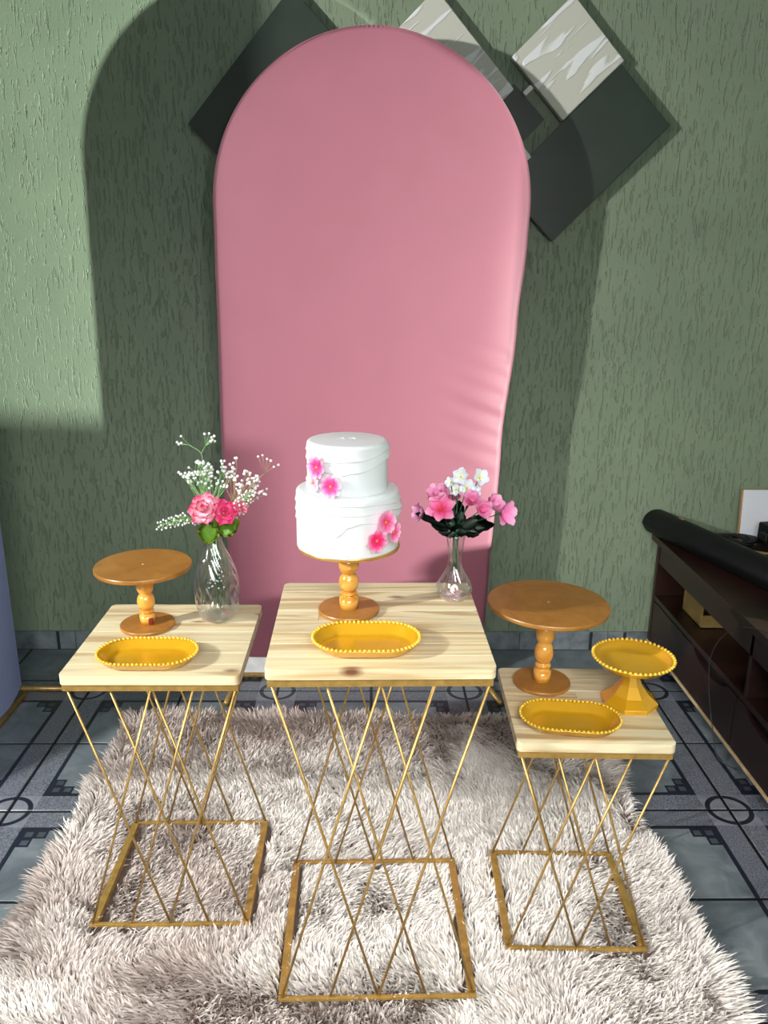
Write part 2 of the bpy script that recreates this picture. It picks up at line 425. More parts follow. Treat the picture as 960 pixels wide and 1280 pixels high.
# ------------------------------------------------------------ wire tables
def wire_table(x, y, rz, w, d, h, label, seed):
    t = thing('wire_side_table', label, 'table', (x, y, 0), rz)
    r = random.Random(seed); tb = 0.020; hw, hd = w/2, d/2; cr = 0.011
    # tabletop: edge-glued pine staves, each of one or two lengths
    n = max(5, round(d/0.05)); ed = [-hd + d*i/n for i in range(n+1)]
    for i in range(n):
        ya, yb = ed[i]+0.00015, ed[i+1]-0.00015
        cuts = [-hw] + ([r.uniform(-hw*0.6, hw*0.6)] if r.random() < 0.6 and 0 < i < n-1 else []) + [hw]
        for a, b in zip(cuts, cuts[1:]):
            a2 = a if a == -hw else a+0.0002; b2 = b if b == hw else b-0.0002
            poly = []
            for (cx, cy, sx, sy, own) in ((a2, ya, -1, -1, i == 0 and a == -hw), (b2, ya, 1, -1, i == 0 and b == hw), (b2, yb, 1, 1, i == n-1 and b == hw), (a2, yb, -1, 1, i == n-1 and a == -hw)):
                if own:
                    ox, oy = cx - sx*cr, cy - sy*cr; st = {(-1, -1): PI, (1, -1): 1.5*PI, (1, 1): 0, (-1, 1): PI/2}[(sx, sy)]
                    poly += [(ox+cr*math.cos(st+PI/2*k/5), oy+cr*math.sin(st+PI/2*k/5)) for k in range(6)]
                else: poly.append((cx, cy))
            bm = prism(poly, h-tb, h)
            tops = [e for e in bm.edges if all(v.co.z > h-1e-5 for v in e.verts)]
            bmesh.ops.bevel(bm, geom=tops, offset=0.0006, segments=1, affect='EDGES')
            obj('plank', bm, 'pine', t)
    fw, fd = w-0.008, d-0.008; zt = h-tb; zr = zt-0.016; e = 0.006
    for (x0, x1, y0_, y1_) in ((-fw/2, fw/2, -fd/2, -fd/2+0.012), (-fw/2, fw/2, fd/2-0.012, fd/2), (-fw/2, -fw/2+0.016, -fd/2+0.012, fd/2-0.012), (fw/2-0.016, fw/2, -fd/2+0.012, fd/2-0.012)):
        obj('top_rail', bx(x0, x1, y0_, y1_, zr, zt, bev=0.001), 'gold_rail', t)
        if x1-x0 > 0.02:
            y0_, y1_ = (y0_, y0_+0.008) if y0_ < 0 else (y1_-0.008, y1_)
            obj('bottom_rail', bx(x0, x1, y0_, y1_, 0.029, 0.037, bev=0.001), 'gold_rail', t)
        else: obj('bottom_rail', bx(x0, x1, y0_, y1_, 0.020, 0.038, bev=0.001), 'gold_rail', t)
    A, B = -fw/2+0.006, fw/2-0.006; C_, D_ = -fd/2+0.006, fd/2-0.006
    def face(p0, p1, sh):
        p0, p1 = Vector(p0), Vector(p1)
        for q, (s0, s1) in enumerate(((0, .5), (.25, .75), (.5, 1), (.5, 0), (.75, .25), (1, .5))):
            off = sh * (0.0027 if q < 3 else -0.0027)
            a = p0.lerp(p1, s0) + off; b = p0.lerp(p1, s1) + off
            bm = bmesh.new(); tube(bm, [(a.x, a.y, zr+0.003), (b.x, b.y, 0.034)], 0.0026, 8)
            obj('rod', bm, 'gold_metal', t, smooth=True)
    face((A, C_, 0), (B, C_, 0), Vector((0, 1, 0))); face((A, D_, 0), (B, D_, 0), Vector((0, 1, 0)))
    return t
HC, HL, HR = 0.7557, 0.6412, 0.5345
wire_table(0.0187, 1.4429, 0.0128, 0.400, 0.400, HC, 'tallest and widest gold wire table, pine top, in the middle holding the cake', 3)
wire_table(-0.4331, 1.6105, 0.0012, 0.3564, 0.3565, HL, 'medium-height gold wire table with pine top on the left, holding the swirled glass vase', 5)
wire_table(0.4487, 1.5148, -0.0259, 0.3097, 0.310, HR, 'lowest gold wire table with pine top on the right, holding the gold pedestal dish', 9)

# ------------------------------------------------------------ turned cake stands
def bead_prof(beads, z0):
    prof = []; z = z0
    for kind, hgt, r in beads:
        if kind == 'o':
            k0 = 0.25
            for i in range(9):
                t = i/8; prof.append((r*(0.60+0.40*math.sin(PI*min(0.999, max(0.001, t)))**0.62), z+hgt*t))
        else: prof += [(r, z), (r, z+hgt)]
        z += hgt
    return prof, z
def cake_stand(x, y, z, label, beads, r_top, r_base, top_r_edge=0.009, tilt=0.0, mat='disc'):
    t = thing('wooden_cake_stand', label, 'cake stand', (x, y, z)); t.rotation_euler.x = 0; t.rotation_euler.y = tilt
    hb = 0.008
    base = lathe([(0, 0), (r_base-0.001, 0), (r_base, 0.002), (r_base, hb-0.002), (r_base-0.001, hb), (0, hb)], 64); obj('base', base, 'disc', t, smooth=False)
    prof, zz = bead_prof(beads, hb)
    obj('column', lathe([(0, hb)]+prof+[(0, zz)], 32), 'turned_pine', t, smooth=True)
    e = top_r_edge
    obj('top', lathe([(0, zz), (r_top-0.001, zz), (r_top, zz+0.002), (r_top, zz+e-0.002), (r_top-0.001, zz+e), (0, zz+e)], 96), mat, t)
    obj('screw', lathe([(0, zz+e+0.0012), (0.0022, zz+e+0.0006), (0.0026, zz+e)], 10), 'mdf_edge', t, smooth=True) if mat == 'disc' else None
    return t, zz+e
tl, zl = cake_stand(-0.496, 1.668, HL, 'small empty round wooden cake stand on the left table, beside the swirled vase', [('c', 0.022, 0.0165), ('c', 0.003, 0.0130), ('o', 0.008, 0.0165), ('o', 0.038, 0.0195), ('o', 0.038, 0.0195), ('c', 0.021, 0.016)], 0.1045, 0.060)
obj('knot', bx(0.006, 0.0165, -0.0165, -0.009, 0.009, 0.024, bev=0.002), 'dark_knot', tl)['label'] = 'dark red resin knot at foot of column'
cake_stand(0.3850, 1.603, HR, 'large empty round wooden cake stand on the right table, its wide top tilting slightly', [('c', 0.026, 0.0190), ('c', 0.004, 0.0150), ('o', 0.014, 0.0175), ('o', 0.046, 0.0210), ('o', 0.046, 0.0210), ('o', 0.041, 0.0205)], 0.1305, 0.063, tilt=0.012)
tc_, zc = cake_stand(-0.040, 1.492, HC, 'wooden cake stand with bead-turned column carrying the white cake', [('c', 0.024, 0.0190), ('c', 0.003, 0.0150), ('o', 0.009, 0.0175), ('o', 0.037, 0.0200), ('o', 0.037, 0.0205), ('o', 0.020, 0.0190)], 0.1000, 0.061, top_r_edge=0.007, mat='cake_board')
ZCAKE = HC + zc

# ------------------------------------------------------------ cake
CX, CY = -0.042, 1.49
cake = thing('cake', 'two-tier white fondant cake with ruffled bands and pink flowers on a stand', 'cake', (CX, CY, ZCAKE))
def interp(x, pts):
    if x <= pts[0][0]: return pts[0][1]
    for (a, va), (b, vb) in zip(pts, pts[1:]):
        if x <= b: t = (x-a)/(b-a); t = t*t*(3-2*t); return va+(vb-va)*t
    return pts[-1][1]
def tier(name, R, z0, z1, curves, extra=None):
    n, mrow = 200, 110; bm = bmesh.new(); rings = []
    rr = 0.007
    for j in range(mrow+1):
        z = z0 + (z1-rr-z0)*j/mrow; ring = []
        for i in range(n):
            ph = -PI + 2*PI*i/n    # 0 faces the viewer (-Y), + towards +X
            r = R
            for pts, amp, hh in curves:
                zk = interp(ph, pts); dzz = z - zk
                am = amp*(0.65+0.35*math.sin(ph*3.1+amp*900)) * (1.0 + 1.1*min(1, max(0, (abs(ph)-0.9)/0.6)))
                if -0.0009 < dzz < 0: r += am*(1+dzz/0.0009)
                elif 0 <= dzz < hh: r += am*(1-dzz/hh)**1.4
            if extra: r += extra(ph, z)
            ring.append(bm.verts.new((r*math.sin(ph), -r*math.cos(ph), z)))
        rings.append(ring)
    for k in range(1, 7):
        a = PI/2*k/6; rings.append([bm.verts.new(((R-rr+rr*math.cos(a))*math.sin(-PI+2*PI*i/n), -(R-rr+rr*math.cos(a))*math.cos(-PI+2*PI*i/n), z1-rr+rr*math.sin(a))) for i in range(n)])
    for A, B in zip(rings, rings[1:]):
        for i in range(n): bm.faces.new((A[i], A[(i+1) % n], B[(i+1) % n], B[i]))
    bm.faces.new(rings[-1]); bm.faces.new(rings[0][::-1])
    return obj(name, bm, 'fondant', cake, smooth=True)
Z1 = 1.013 - ZCAKE; Z2 = 1.106 - ZCAKE; zz = lambda v: v - ZCAKE
low = [([(-3.1, zz(.990)), (-1.4, zz(.990)), (-.4, zz(1.002)), (.5, zz(1.000)), (1.4, zz(.992)), (3.1, zz(.990))], 0.0024, 0.012),
       ([(-3.1, zz(.976)), (-1.5, zz(.972)), (-.5, zz(.984)), (.3, zz(.983)), (.8, zz(.985)), (1.4, zz(.978)), (3.1, zz(.976))], 0.0030, 0.016),
       ([(-3.1, zz(.958)), (-1.5, zz(.955)), (-1.0, zz(.966)), (-.6, zz(.964)), (-.19, zz(.944)), (.05, zz(.962)), (.3, zz(.968)), (.8, zz(.962)), (1.4, zz(.966)), (3.1, zz(.958))], 0.0028, 0.020)]
def petal_edge(ph, z):
    zv = zz(.946)
    if z > zv: return 0
    pv = -0.19 + (zv-z)*5.0; d = pv - ph
    return 0.0024*math.exp(-(d/0.30)) if d > 0 else (0.0024*(1+d/0.012) if d > -0.012 else 0)
l_ = tier('lower_tier', 0.0985, 0.0, Z1, low, petal_edge)
up = [([(-3.1, zz(1.088)), (-1.4, zz(1.088)), (-.5, zz(1.076)), (.3, zz(1.079)), (1.4, zz(1.092)), (3.1, zz(1.088))], 0.0024, 0.012),
      ([(-3.1, zz(1.068)), (-1.5, zz(1.072)), (-.35, zz(1.057)), (-.15, zz(1.053)), (.2, zz(1.057)), (1.4, zz(1.076)), (3.1, zz(1.068))], 0.0028, 0.018)]
u_ = tier('upper_tier', 0.0765, Z1-0.001, Z2, up)
bm = bmesh.new()
for px_, py_, s in ((-0.012, 0.004, 1), (0.010, 0.006, -1)):
    tube(bm, spline([(px_+0.006*math.cos(a)*s, py_+0.004*math.sin(a*1.3), Z2+0.0003) for a in (0, 1.2, 2.4, 3.6)], 4), 0.0009, 6)
obj('icing_squiggle', bm, 'fondant', u_, smooth=True)

def petal_mesh(L, Wd, cup, curl, c_in, c_mid, c_tip, nu=6, nv=5, notch=0.0, ruffle=0.0, seed=0):
    bm = bmesh.new(); g = []; cols = []; r = random.Random(seed)
    for i in range(nu+1):
        t = i/nu; row = []
        wd = Wd*0.5*(math.sin(PI*min(1, 0.06+0.80*t**0.8))**0.8) if t < 1 else Wd*0.5*0.45
        for j in range(nv+1):
            s = 2*j/nv-1
            x = s*wd; y = L*(t - (notch*(1-abs(s)) + 0.10*s*s)*(t**3)*1.0)
            z = cup*(t*t)*L + curl*s*s*wd*1.0 + ruffle*L*math.sin(s*5+seed)*t*t
            row.append(bm.verts.new((x, y, z)))
            k = (1-t)**1.0
            c = [c_in[q]*max(0, 1-t*2.2)+c_mid[q]*(1-abs(t*2-1.0))*1.0 + c_tip[q]*max(0, 2*t-1) if False else 0 for q in range(3)]
            a = min(1, t/0.45); b = max(0, (t-0.45)/0.55)
            c = [c_in[q]*(1-a)+c_mid[q]*a for q in range(3)] if t < 0.45 else [c_mid[q]*(1-b)+c_tip[q]*b for q in range(3)]
            cols.append((*c, 1))
        g.append(row)
    for i in range(nu):
        for j in range(nv): bm.faces.new((g[i][j], g[i][j+1], g[i+1][j+1], g[i+1][j]))
    me = bpy.data.meshes.new('petal'); bm.to_mesh(me); bm.free()
    ca = me.color_attributes.new('Col', 'FLOAT_COLOR', 'POINT'); ca.data.foreach_set('color', [q for c in cols for q in c])
    me.materials.append(M['petal']); me.polygons.foreach_set('use_smooth', [True]*len(me.polygons)); return me
def place(parent, name, me, mtx):
    o = bpy.data.objects.new(name, me); COL.objects.link(o); o.parent = parent; o.matrix_local = mtx; return o
def frame_to(direction, roll=0.0):
    """rotation taking +Z to direction"""
    d = Vector(direction).normalized(); return d.to_track_quat('Z', 'Y').to_matrix().to_4x4() @ Matrix.Rotation(roll, 4, 'Z')
def L3(*c): return lin(*c)[:3]
def ball_mesh(name, r, mat, sub=1, squash=1.0):
    bm = bmesh.new(); bmesh.ops.create_icosphere(bm, subdivisions=sub, radius=r, matrix=Matrix.Diagonal((1, 1, squash, 1)))
    me = bpy.data.meshes.new(name); bm.to_mesh(me); bm.free(); me.materials.append(M[mat]); me.polygons.foreach_set('use_smooth', [True]*len(me.polygons)); return me
plain('flower_eye', lin(236, 130, 50), 0.6); eye = ball_mesh('flower_centre', 0.0032, 'flower_eye', 2, 0.6)
def cake_flower(R, ph, z, size, npet, pal, seed):
    n_ = Vector((math.sin(ph), -math.cos(ph), 0.05)).normalized(); pos = Vector((n_.x*(R+0.0045), n_.y*(R+0.0045), z))
    f = bpy.data.objects.new('sugar_flower', None); COL.objects.link(f); f.parent = cake
    f.matrix_local = Matrix.Translation(pos) @ frame_to(n_, seed*0.7); f.empty_display_size = 0.01
    pm = [petal_mesh(size, size*(0.98 if npet < 7 else 0.62), 0.16, 0.16, *pal, seed=seed+q, notch=0.10, ruffle=0.05) for q in range(2)]
    for k in range(npet):
        place(f, 'petal', pm[k % 2], Matrix.Rotation(2*PI*k/npet + 0.1*math.sin(k*7+seed), 4, 'Z') @ Matrix.Translation((0, 0.0012, 0.0007*(k % 2))))
    place(f, 'flower_centre', eye, Matrix.Translation((0, 0, 0.001)))
hot = (L3(228, 20, 110), L3(236, 60, 140), L3(250, 190, 215)); soft = (L3(225, 20, 90), L3(240, 120, 175), L3(248, 186, 214)); pale = (L3(244, 130, 170), L3(248, 190, 212), L3(252, 226, 234))
cake_flower(0.0790, -0.70, zz(1.066), 0.0225, 8, hot, 1); cake_flower(0.0790, -0.34, zz(1.034), 0.0225, 9, hot, 2); cake_flower(0.0785, -0.82, zz(1.036), 0.0185, 6, pale, 3)
cake_flower(0.1010, 0.76, zz(.966), 0.0235, 6, soft, 4); cake_flower(0.1010, 0.56, zz(.934), 0.0230, 7, (L3(220, 10, 90), L3(232, 40, 120), L3(248, 170, 205)), 5); cake_flower(0.1010, 0.98, zz(.942), 0.0210, 6, soft, 6)

# ------------------------------------------------------------ beaded trays and pedestal dish
def stadium(L, Wd, n):
    r = Wd/2; s = L/2-r; per = 2*PI*r+4*s; out = []
    for i in range(n):
        q = per*i/n
        if q < 2*s: out.append((-s+q, -r))
        elif q < 2*s+PI*r: a = (q-2*s)/r - PI/2; out.append((s+r*math.cos(a), r*math.sin(a)))
        elif q < 4*s+PI*r: out.append((s-(q-2*s-PI*r), r))
        else: a = (q-4*s-PI*r)/r + PI/2; out.append((-s+r*math.cos(a), r*math.sin(a)))
    return out
def tray(x, y, z, rz, L, Wd, nb, label):
    t = thing('beaded_oval_tray', label, 'tray', (x, y, z), rz)
    bm = bmesh.new(); rings = []
    for (ins, hz) in ((0.034, 0.0), (0.020, 0.0005), (0.012, 0.006), (0.003, 0.0185), (0.000, 0.0205), (0.003, 0.0215), (0.008, 0.0195), (0.0165, 0.0075), (0.022, 0.0048), (0.034, 0.0042)):
        rings.append([bm.verts.new((px, py, hz)) for px, py in stadium(L-2*ins, Wd-2*ins, 96)])
    for A, B in zip(rings, rings[1:]):
        for i in range(96): bm.faces.new((A[i], A[(i+1) % 96], B[(i+1) % 96], B[i]))
    bm.faces.new(rings[0][::-1]); bm.faces.new(rings[-1])
    obj('tray_body', bm, 'gold_plastic', t, smooth=True)
    bm = bmesh.new()
    for px, py in stadium(L-0.004, Wd-0.004, nb): bmesh.ops.create_icosphere(bm, subdivisions=2, radius=0.00335, matrix=Matrix.Translation((px, py, 0.0225)))
    o = obj('bead_rim', bm, 'gold_bead', t, smooth=True); o['kind'] = 'stuff'
tray(-0.0045, 1.327, HC, 0.01, 0.197, 0.126, 64, 'yellow-gold oval tray with beaded rim in front of the cake on the middle table')
tray(-0.4505, 1.498, HL, 0.0, 0.205, 0.126, 62, 'yellow-gold oval tray with beaded rim on the left table')
tray(0.4060, 1.428, HR, -0.13, 0.203, 0.122, 62, 'yellow-gold oval tray with beaded rim on the right table, before the large stand')
t = thing('pedestal_dish', 'small gold pedestal dish with beaded rim and faceted foot on the right table', 'cake stand', (0.5545, 1.520, HR), 0.35)
foot = lathe([(0, 0), (0.060, 0), (0.060, 0.008), (0.0585, 0.010), (0.040, 0.024), (0.024, 0.045), (0.0145, 0.066), (0.0135, 0.071), (0, 0.071)], 8)
obj('foot', foot, 'gold_plastic', t)
obj('neck', lathe([(0.0, 0.070), (0.0165, 0.070), (0.018, 0.074), (0.015, 0.078), (0.014, 0.082), (0.020, 0.088), (0, 0.088)], 24), 'gold_plastic', t, smooth=True)
obj('dish', lathe([(0, 0.087), (0.062, 0.087), (0.073, 0.093), (0.0815, 0.1035), (0.0835, 0.1050), (0.0835, 0.1065), (0.080, 0.1070), (0.074, 0.1000), (0.066, 0.0940), (0.058, 0.0925), (0, 0.0925)], 72), 'gold_plastic', t, smooth=True)
bm = bmesh.new()
for k in range(52): bmesh.ops.create_icosphere(bm, subdivisions=2, radius=0.0038, matrix=Matrix.Translation((0.0825*math.cos(2*PI*k/52), 0.0825*math.sin(2*PI*k/52), 0.1075)))
obj('bead_rim', bm, 'gold_bead', t, smooth=True)['kind'] = 'stuff'

# ------------------------------------------------------------ vases and flowers
def sm(prof, n=6): return [(p.x, p.y) for p in spline([(a, b, 0) for a, b in prof], n)]
def vase(name, x, y, z, prof, flutes, twist, amp, label):
    t = thing(name, label, 'vase', (x, y, z))
    pr = sm(prof); H_ = prof[-1][1]
    fn = lambda a, zz_: 1 + amp*abs(math.cos(flutes/2*(a + twist*zz_/H_)))*min(1, max(0, zz_/0.02))*min(1, max(0, (H_*0.97-zz_)/0.03))
    bm = lathe([(0, 0.0006), (prof[0][0]*0.8, 0.0)] + pr, 144, fn)
    obj('glass_body', bm, 'glass', t, smooth=True)
    obj('glass_base', lathe([(0, 0.0015), (prof[0][0]*0.9, 0.0015), (prof[0][0]*1.03, 0.006), (prof[0][0]*0.85, 0.0095), (0, 0.0065)], 40), 'glass', t, smooth=True)
    bm = bmesh.new(); tube(bm, [(prof[-1][0]*math.cos(a), prof[-1][0]*math.sin(a), H_) for a in [2*PI*k/40 for k in range(41)]], 0.0012, 6); obj('lip', bm, 'glass', t, smooth=True)
    return t
VL = Vector((-0.346, 1.712, HL)); VC = Vector((0.1775, 1.562, HC))
vase('swirled_bottle_vase', *VL, [(0.033, 0.001), (0.040, 0.008), (0.045, 0.030), (0.0485, 0.062), (0.048, 0.085), (0.043, 0.115), (0.033, 0.145), (0.023, 0.168), (0.0172, 0.185), (0.0160, 0.196), (0.0175, 0.204)], 16, 2.2, 0.060, 'bottle-shaped clear glass vase with swirled flutes on the left table')
vase('bud_vase', *VC, [(0.028, 0.001), (0.033, 0.008), (0.0360, 0.020), (0.0325, 0.034), (0.0245, 0.049), (0.0165, 0.066), (0.0128, 0.083), (0.0145, 0.104), (0.0172, 0.121), (0.0200, 0.138)], 12, 1.6, 0.06, 'slender bud-shaped clear glass vase with flared mouth on the middle table')

def sprig(name, root_pts, clusters, stem_mat, label, br=0.0034, explicit=()):
    """baby's breath: stems fork towards small white balls"""
    t = thing(name, label, 'flower', tuple(root_pts[0])); org = Vector(root_pts[0]); r = random.Random(len(name)+int(org.x*-1000)+len(clusters))
    bs, bb_ = bmesh.new(), bmesh.new()
    tube(bs, [p-org for p in spline(root_pts, 6)], 0.0010, 5); hub = Vector(root_pts[-1])
    def blos(p): bmesh.ops.create_icosphere(bb_, subdivisions=1, radius=br*r.uniform(0.85, 1.12), matrix=Matrix.Translation(p-org))
    for (c, rad, k) in clusters:
        c = Vector(c)
        for s_ in range(k):
            d = Vector((r.gauss(0, 1), r.gauss(0, 1), r.gauss(0, 1))).normalized()*r.uniform(0.1, 1.0)**0.5*1.25
            sub = c + Vector((d.x*rad[0], d.y*rad[1], d.z*rad[2]))*0.72
            mid = hub.lerp(sub, 0.5) + Vector((r.uniform(-.006, .006), r.uniform(-.006, .006), -0.004))
            tube(bs, [p-org for p in spline([hub, mid, sub], 3)], 0.0007, 4)
            for q in range(r.choice((2, 3, 3, 4))):
                tip = sub + Vector((r.uniform(-1, 1)*0.011, r.uniform(-1, 1)*0.010, r.uniform(0.0, 1)*0.015)) + (sub-hub).normalized()*0.006
                tube(bs, [sub-org, tip-org], 0.0005, 4); blos(tip)
    for chain, tips in explicit:
        tube(bs, [Vector(p)-org for p in spline(chain, 4)], 0.0008, 4); e = Vector(chain[-1])
        for q in tips: tube(bs, [e-org, Vector(q)-org], 0.0006, 4); blos(Vector(q))
    obj('stem', bs, stem_mat, t, smooth=True); o = obj('blossoms', bb_, 'blossom_white', t, smooth=True); o['kind'] = 'stuff'
    return t
def P(px, py, Y):     # measured point on the photograph at distance Y, kept as world numbers
    f, pi_, ya, ro, H = 1005.4, 0.2888, -0.0191, 0.0100, 1.4059
    X, Yy = px-480, py-640; c_r, s_r = math.cos(ro), math.sin(ro); X, Yy = c_r*X+s_r*Yy, -s_r*X+c_r*Yy
    x, d, z = X/f, 1.0, -Yy/f
    y = d*math.cos(pi_)+z*math.sin(pi_); z2 = -d*math.sin(pi_)+z*math.cos(pi_)
    X2 = x*math.cos(ya)-y*math.sin(ya); Y2 = x*math.sin(ya)+y*math.cos(ya); k = Y/Y2
    return (X2*k, Y, H+z2*k)
mouth = VL + Vector((0, 0, 0.204))
Yl = 1.712
sprig('babys_breath_sprig', [VL+Vector((0.005, 0, 0.02)), mouth+Vector((-0.004, 0.004, -0.01)), (-0.352, 1.715, 0.880), (-0.357, 1.722, 0.905)],
      [((-0.372, 1.722, 0.972), (0.046, 0.030, 0.046), 26), ((-0.328, 1.730, 0.972), (0.030, 0.025, 0.046), 12)], 'stem_pale',
      'airy white baby\'s breath on pale green stems, tallest spray in the swirled vase',
      explicit=[([(-0.357, 1.722, 0.925), (-0.364, 1.72, 0.99), (-0.3655, 1.715, 1.027), (-0.389, 1.712, 1.046)], [(-0.411, 1.71, 1.048), (-0.406, 1.712, 1.050), (-0.4045, 1.708, 1.066), (-0.415, 1.712, 1.052)]),
                ([(-0.3655, 1.715, 1.027), (-0.354, 1.712, 1.045)], [(-0.3545, 1.71, 1.071), (-0.345, 1.712, 1.0715), (-0.338, 1.71, 1.058), (-0.3345, 1.712, 1.066), (-0.334, 1.714, 1.054), (-0.342, 1.709, 1.055), (-0.341, 1.714, 1.063)])])
sprig('babys_breath_sprig', [VL+Vector((0.008, 0.003, 0.03)), mouth+Vector((0.004, 0.004, -0.01)), (-0.318, 1.715, 0.885), (-0.307, 1.722, 0.905)],
      [((-0.268, 1.720, 0.940), (0.040, 0.030, 0.050), 22), ((-0.300, 1.728, 0.965), (0.025, 0.02, 0.04), 7)], 'stem_tan',
      'white baby\'s breath on brownish stems leaning right in the swirled vase',
      explicit=[([(-0.307, 1.722, 0.905), (-0.262, 1.715, 0.955), (-0.228, 1.712, 0.985)], [(-0.208, 1.71, 0.999), (-0.198, 1.712, 1.003), (-0.214, 1.71, 1.013), (-0.222, 1.709, 1.017), (-0.232, 1.712, 1.0245), (-0.2415, 1.71, 1.022)]),
                ([(-0.307, 1.722, 0.905), (-0.280, 1.712, 0.905)], [(-0.278, 1.71, 0.892), (-0.262, 1.712, 0.918), (-0.254, 1.71, 0.935), (-0.250, 1.71, 0.950), (-0.246, 1.71, 0.968)])])
# white-tipped fronds
def frond(ctrl, n, label, up=(0, 0, 1)):
    t = thing('white_tipped_frond', label, 'foliage', ctrl[0]); org = Vector(ctrl[0]); p = spline(ctrl, 10)
    bm = bmesh.new(); tube(bm, [q-org for q in p], 0.0012, 5, 0.0006); obj('stem', bm, 'stem_pale', t, smooth=True)
    lb, tb = bmesh.new(), bmesh.new(); r = random.Random(n)
    st = int(len(p)*0.38)
    for k in range(n):
        f = st + (len(p)-2-st)*k/n; i = int(f); q = p[i].lerp(p[i+1], f-i); d = (p[i+1]-p[i]).normalized()
        a = k*2.4; s_ = d.cross(Vector((0, 1, 0))).normalized(); u2 = d.cross(s_)
        out_ = (s_*math.cos(a)+u2*math.sin(a)*0.7+d*0.75).normalized(); ln = 0.018*(1-0.35*k/n)
        e = q+out_*ln; tube(lb, [q-org, e-org], 0.0011, 4, 0.0007)
        bmesh.ops.create_icosphere(tb, subdivisions=1, radius=0.0025, matrix=Matrix.Translation(e-org) @ Matrix.Diagonal((1, 1, 1.2, 1)))
    o = obj('needles', lb, 'stem_pale', t, smooth=True); o['kind'] = 'stuff'; o = obj('tips', tb, 'blossom_white', t, smooth=True); o['kind'] = 'stuff'
frond([mouth+Vector((-0.003, -0.004, -0.05)), mouth+Vector((-0.008, -0.004, 0.008)), (-0.385, 1.70, 0.884), (-0.42, 1.695, 0.880), (-0.465, 1.69, 0.868)], 46, 'pale frond with white tips reaching left out of the swirled vase')
frond([mouth+Vector((0.003, -0.002, -0.05)), mouth+Vector((0.010, -0.006, 0.010)), (-0.300, 1.70, 0.898), (-0.283, 1.70, 0.918), (-0.258, 1.70, 0.944)], 46, 'pale frond with white tips pointing up to the right in the swirled vase')
# carnations
def ruffled(name, c, dirn, size, pal, label, cat='flower', stem_to=None, stem_mat='stem_dark', layers=((7, 1.0, 0.15), (6, 0.82, 0.5), (5, 0.62, 0.95), (4, 0.42, 1.5))):
    t = thing(name, label, cat, c); R_ = frame_to(dirn)
    head = bpy.data.objects.new('flower_head', None); COL.objects.link(head); head.parent = t; head.matrix_local = R_; head.empty_display_size = 0.01
    sd = int(abs(c[0])*1e4)
    for li, (k, sc, cup) in enumerate(layers):
        me = petal_mesh(size*sc, size*sc*1.05, cup*0.55, 0.25, *pal, nu=7, nv=7, notch=-0.05, ruffle=0.10, seed=sd+li)
        for j in range(k):
            place(head, 'petal', me, Matrix.Rotation(2*PI*j/k+li*0.5, 4, 'Z') @ Matrix.Rotation(cup*0.55, 4, 'X') @ Matrix.Translation((0, 0.001, 0.001*li)))
    if stem_to is not None:
        bm = bmesh.new(); v0 = Vector((0, 0, 0)); e = Vector(stem_to[-1])-Vector(c)
        tube(bm, spline([v0]+[Vector(q)-Vector(c) for q in stem_to], 6), 0.0013, 6); obj('stem', bm, stem_mat, t, smooth=True)
    return t
carn = (L3(226, 90, 140), L3(246, 206, 216), L3(212, 30, 104))
carn2 = (L3(250, 200, 210), L3(232, 90, 140), L3(214, 36, 104))
bot = VL + Vector((0.006, 0.0, 0.022))
ruffled('carnation', P(257, 637, 1.685), (-0.2, -0.75, 0.6), 0.037, carn, 'largest pink and white carnation above the rim of the swirled vase', stem_to=[(-0.352, 1.70, 0.875), tuple(mouth+Vector((-0.003, 0, 0))), tuple(bot)])
ruffled('carnation', P(280, 641, 1.682), (0.3, -0.8, 0.45), 0.028, carn2, 'smaller deep pink carnation just right of the large one', stem_to=[(-0.338, 1.70, 0.87), tuple(mouth+Vector((0.002, -0.002, 0))), tuple(bot+Vector((0.003, 0, 0.01)))])
ruffled('carnation', P(300, 633, 1.70), (0.5, -0.6, 0.6), 0.018, (L3(240, 150, 170), L3(228, 100, 140), L3(236, 150, 170)), 'smallest pink carnation, half hidden behind the right frond', stem_to=[(-0.32, 1.705, 0.87), tuple(mouth+Vector((0.006, 0, 0))), tuple(bot+Vector((0.006, 0.002, 0.03)))])

def leaf_me(L, Wd, mat, fold=0.25, droop=-0.25, jag=0.0):
    bm = bmesh.new(); g = []; nu, nv = 10, 4
    for i in range(nu+1):
        t = i/nu; wd = Wd/2*math.sin(PI*min(1, 0.04+0.96*t))**0.75*(1+jag*math.sin(t*21)) + (0.0006)
        g.append([bm.verts.new((wd*(2*j/nv-1), L*t, abs(2*j/nv-1)*wd*fold + droop*L*t*t)) for j in range(nv+1)])
    for i in range(nu):
        for j in range(nv): bm.faces.new((g[i][j], g[i][j+1], g[i+1][j+1], g[i+1][j]))
    r = bmesh.ops.solidify(bm, geom=bm.faces[:], thickness=0.0004)
    me = bpy.data.meshes.new('leaf'); bm.to_mesh(me); bm.free(); me.materials.append(M[mat]); me.polygons.foreach_set('use_smooth', [True]*len(me.polygons)); return me
def leaf_mtx(base, tip, normal):
    b, e, n_ = Vector(base), Vector(tip), Vector(normal); y = (e-b).normalized(); x = y.cross(n_).normalized(); z = x.cross(y)
    return Matrix.Translation(b) @ Matrix((x, y, z)).transposed().to_4x4()
lt = thing('leafy_sprig', 'bright green leafy sprig with yellow-edged leaves draped over the swirled vase mouth', 'foliage', tuple(mouth))
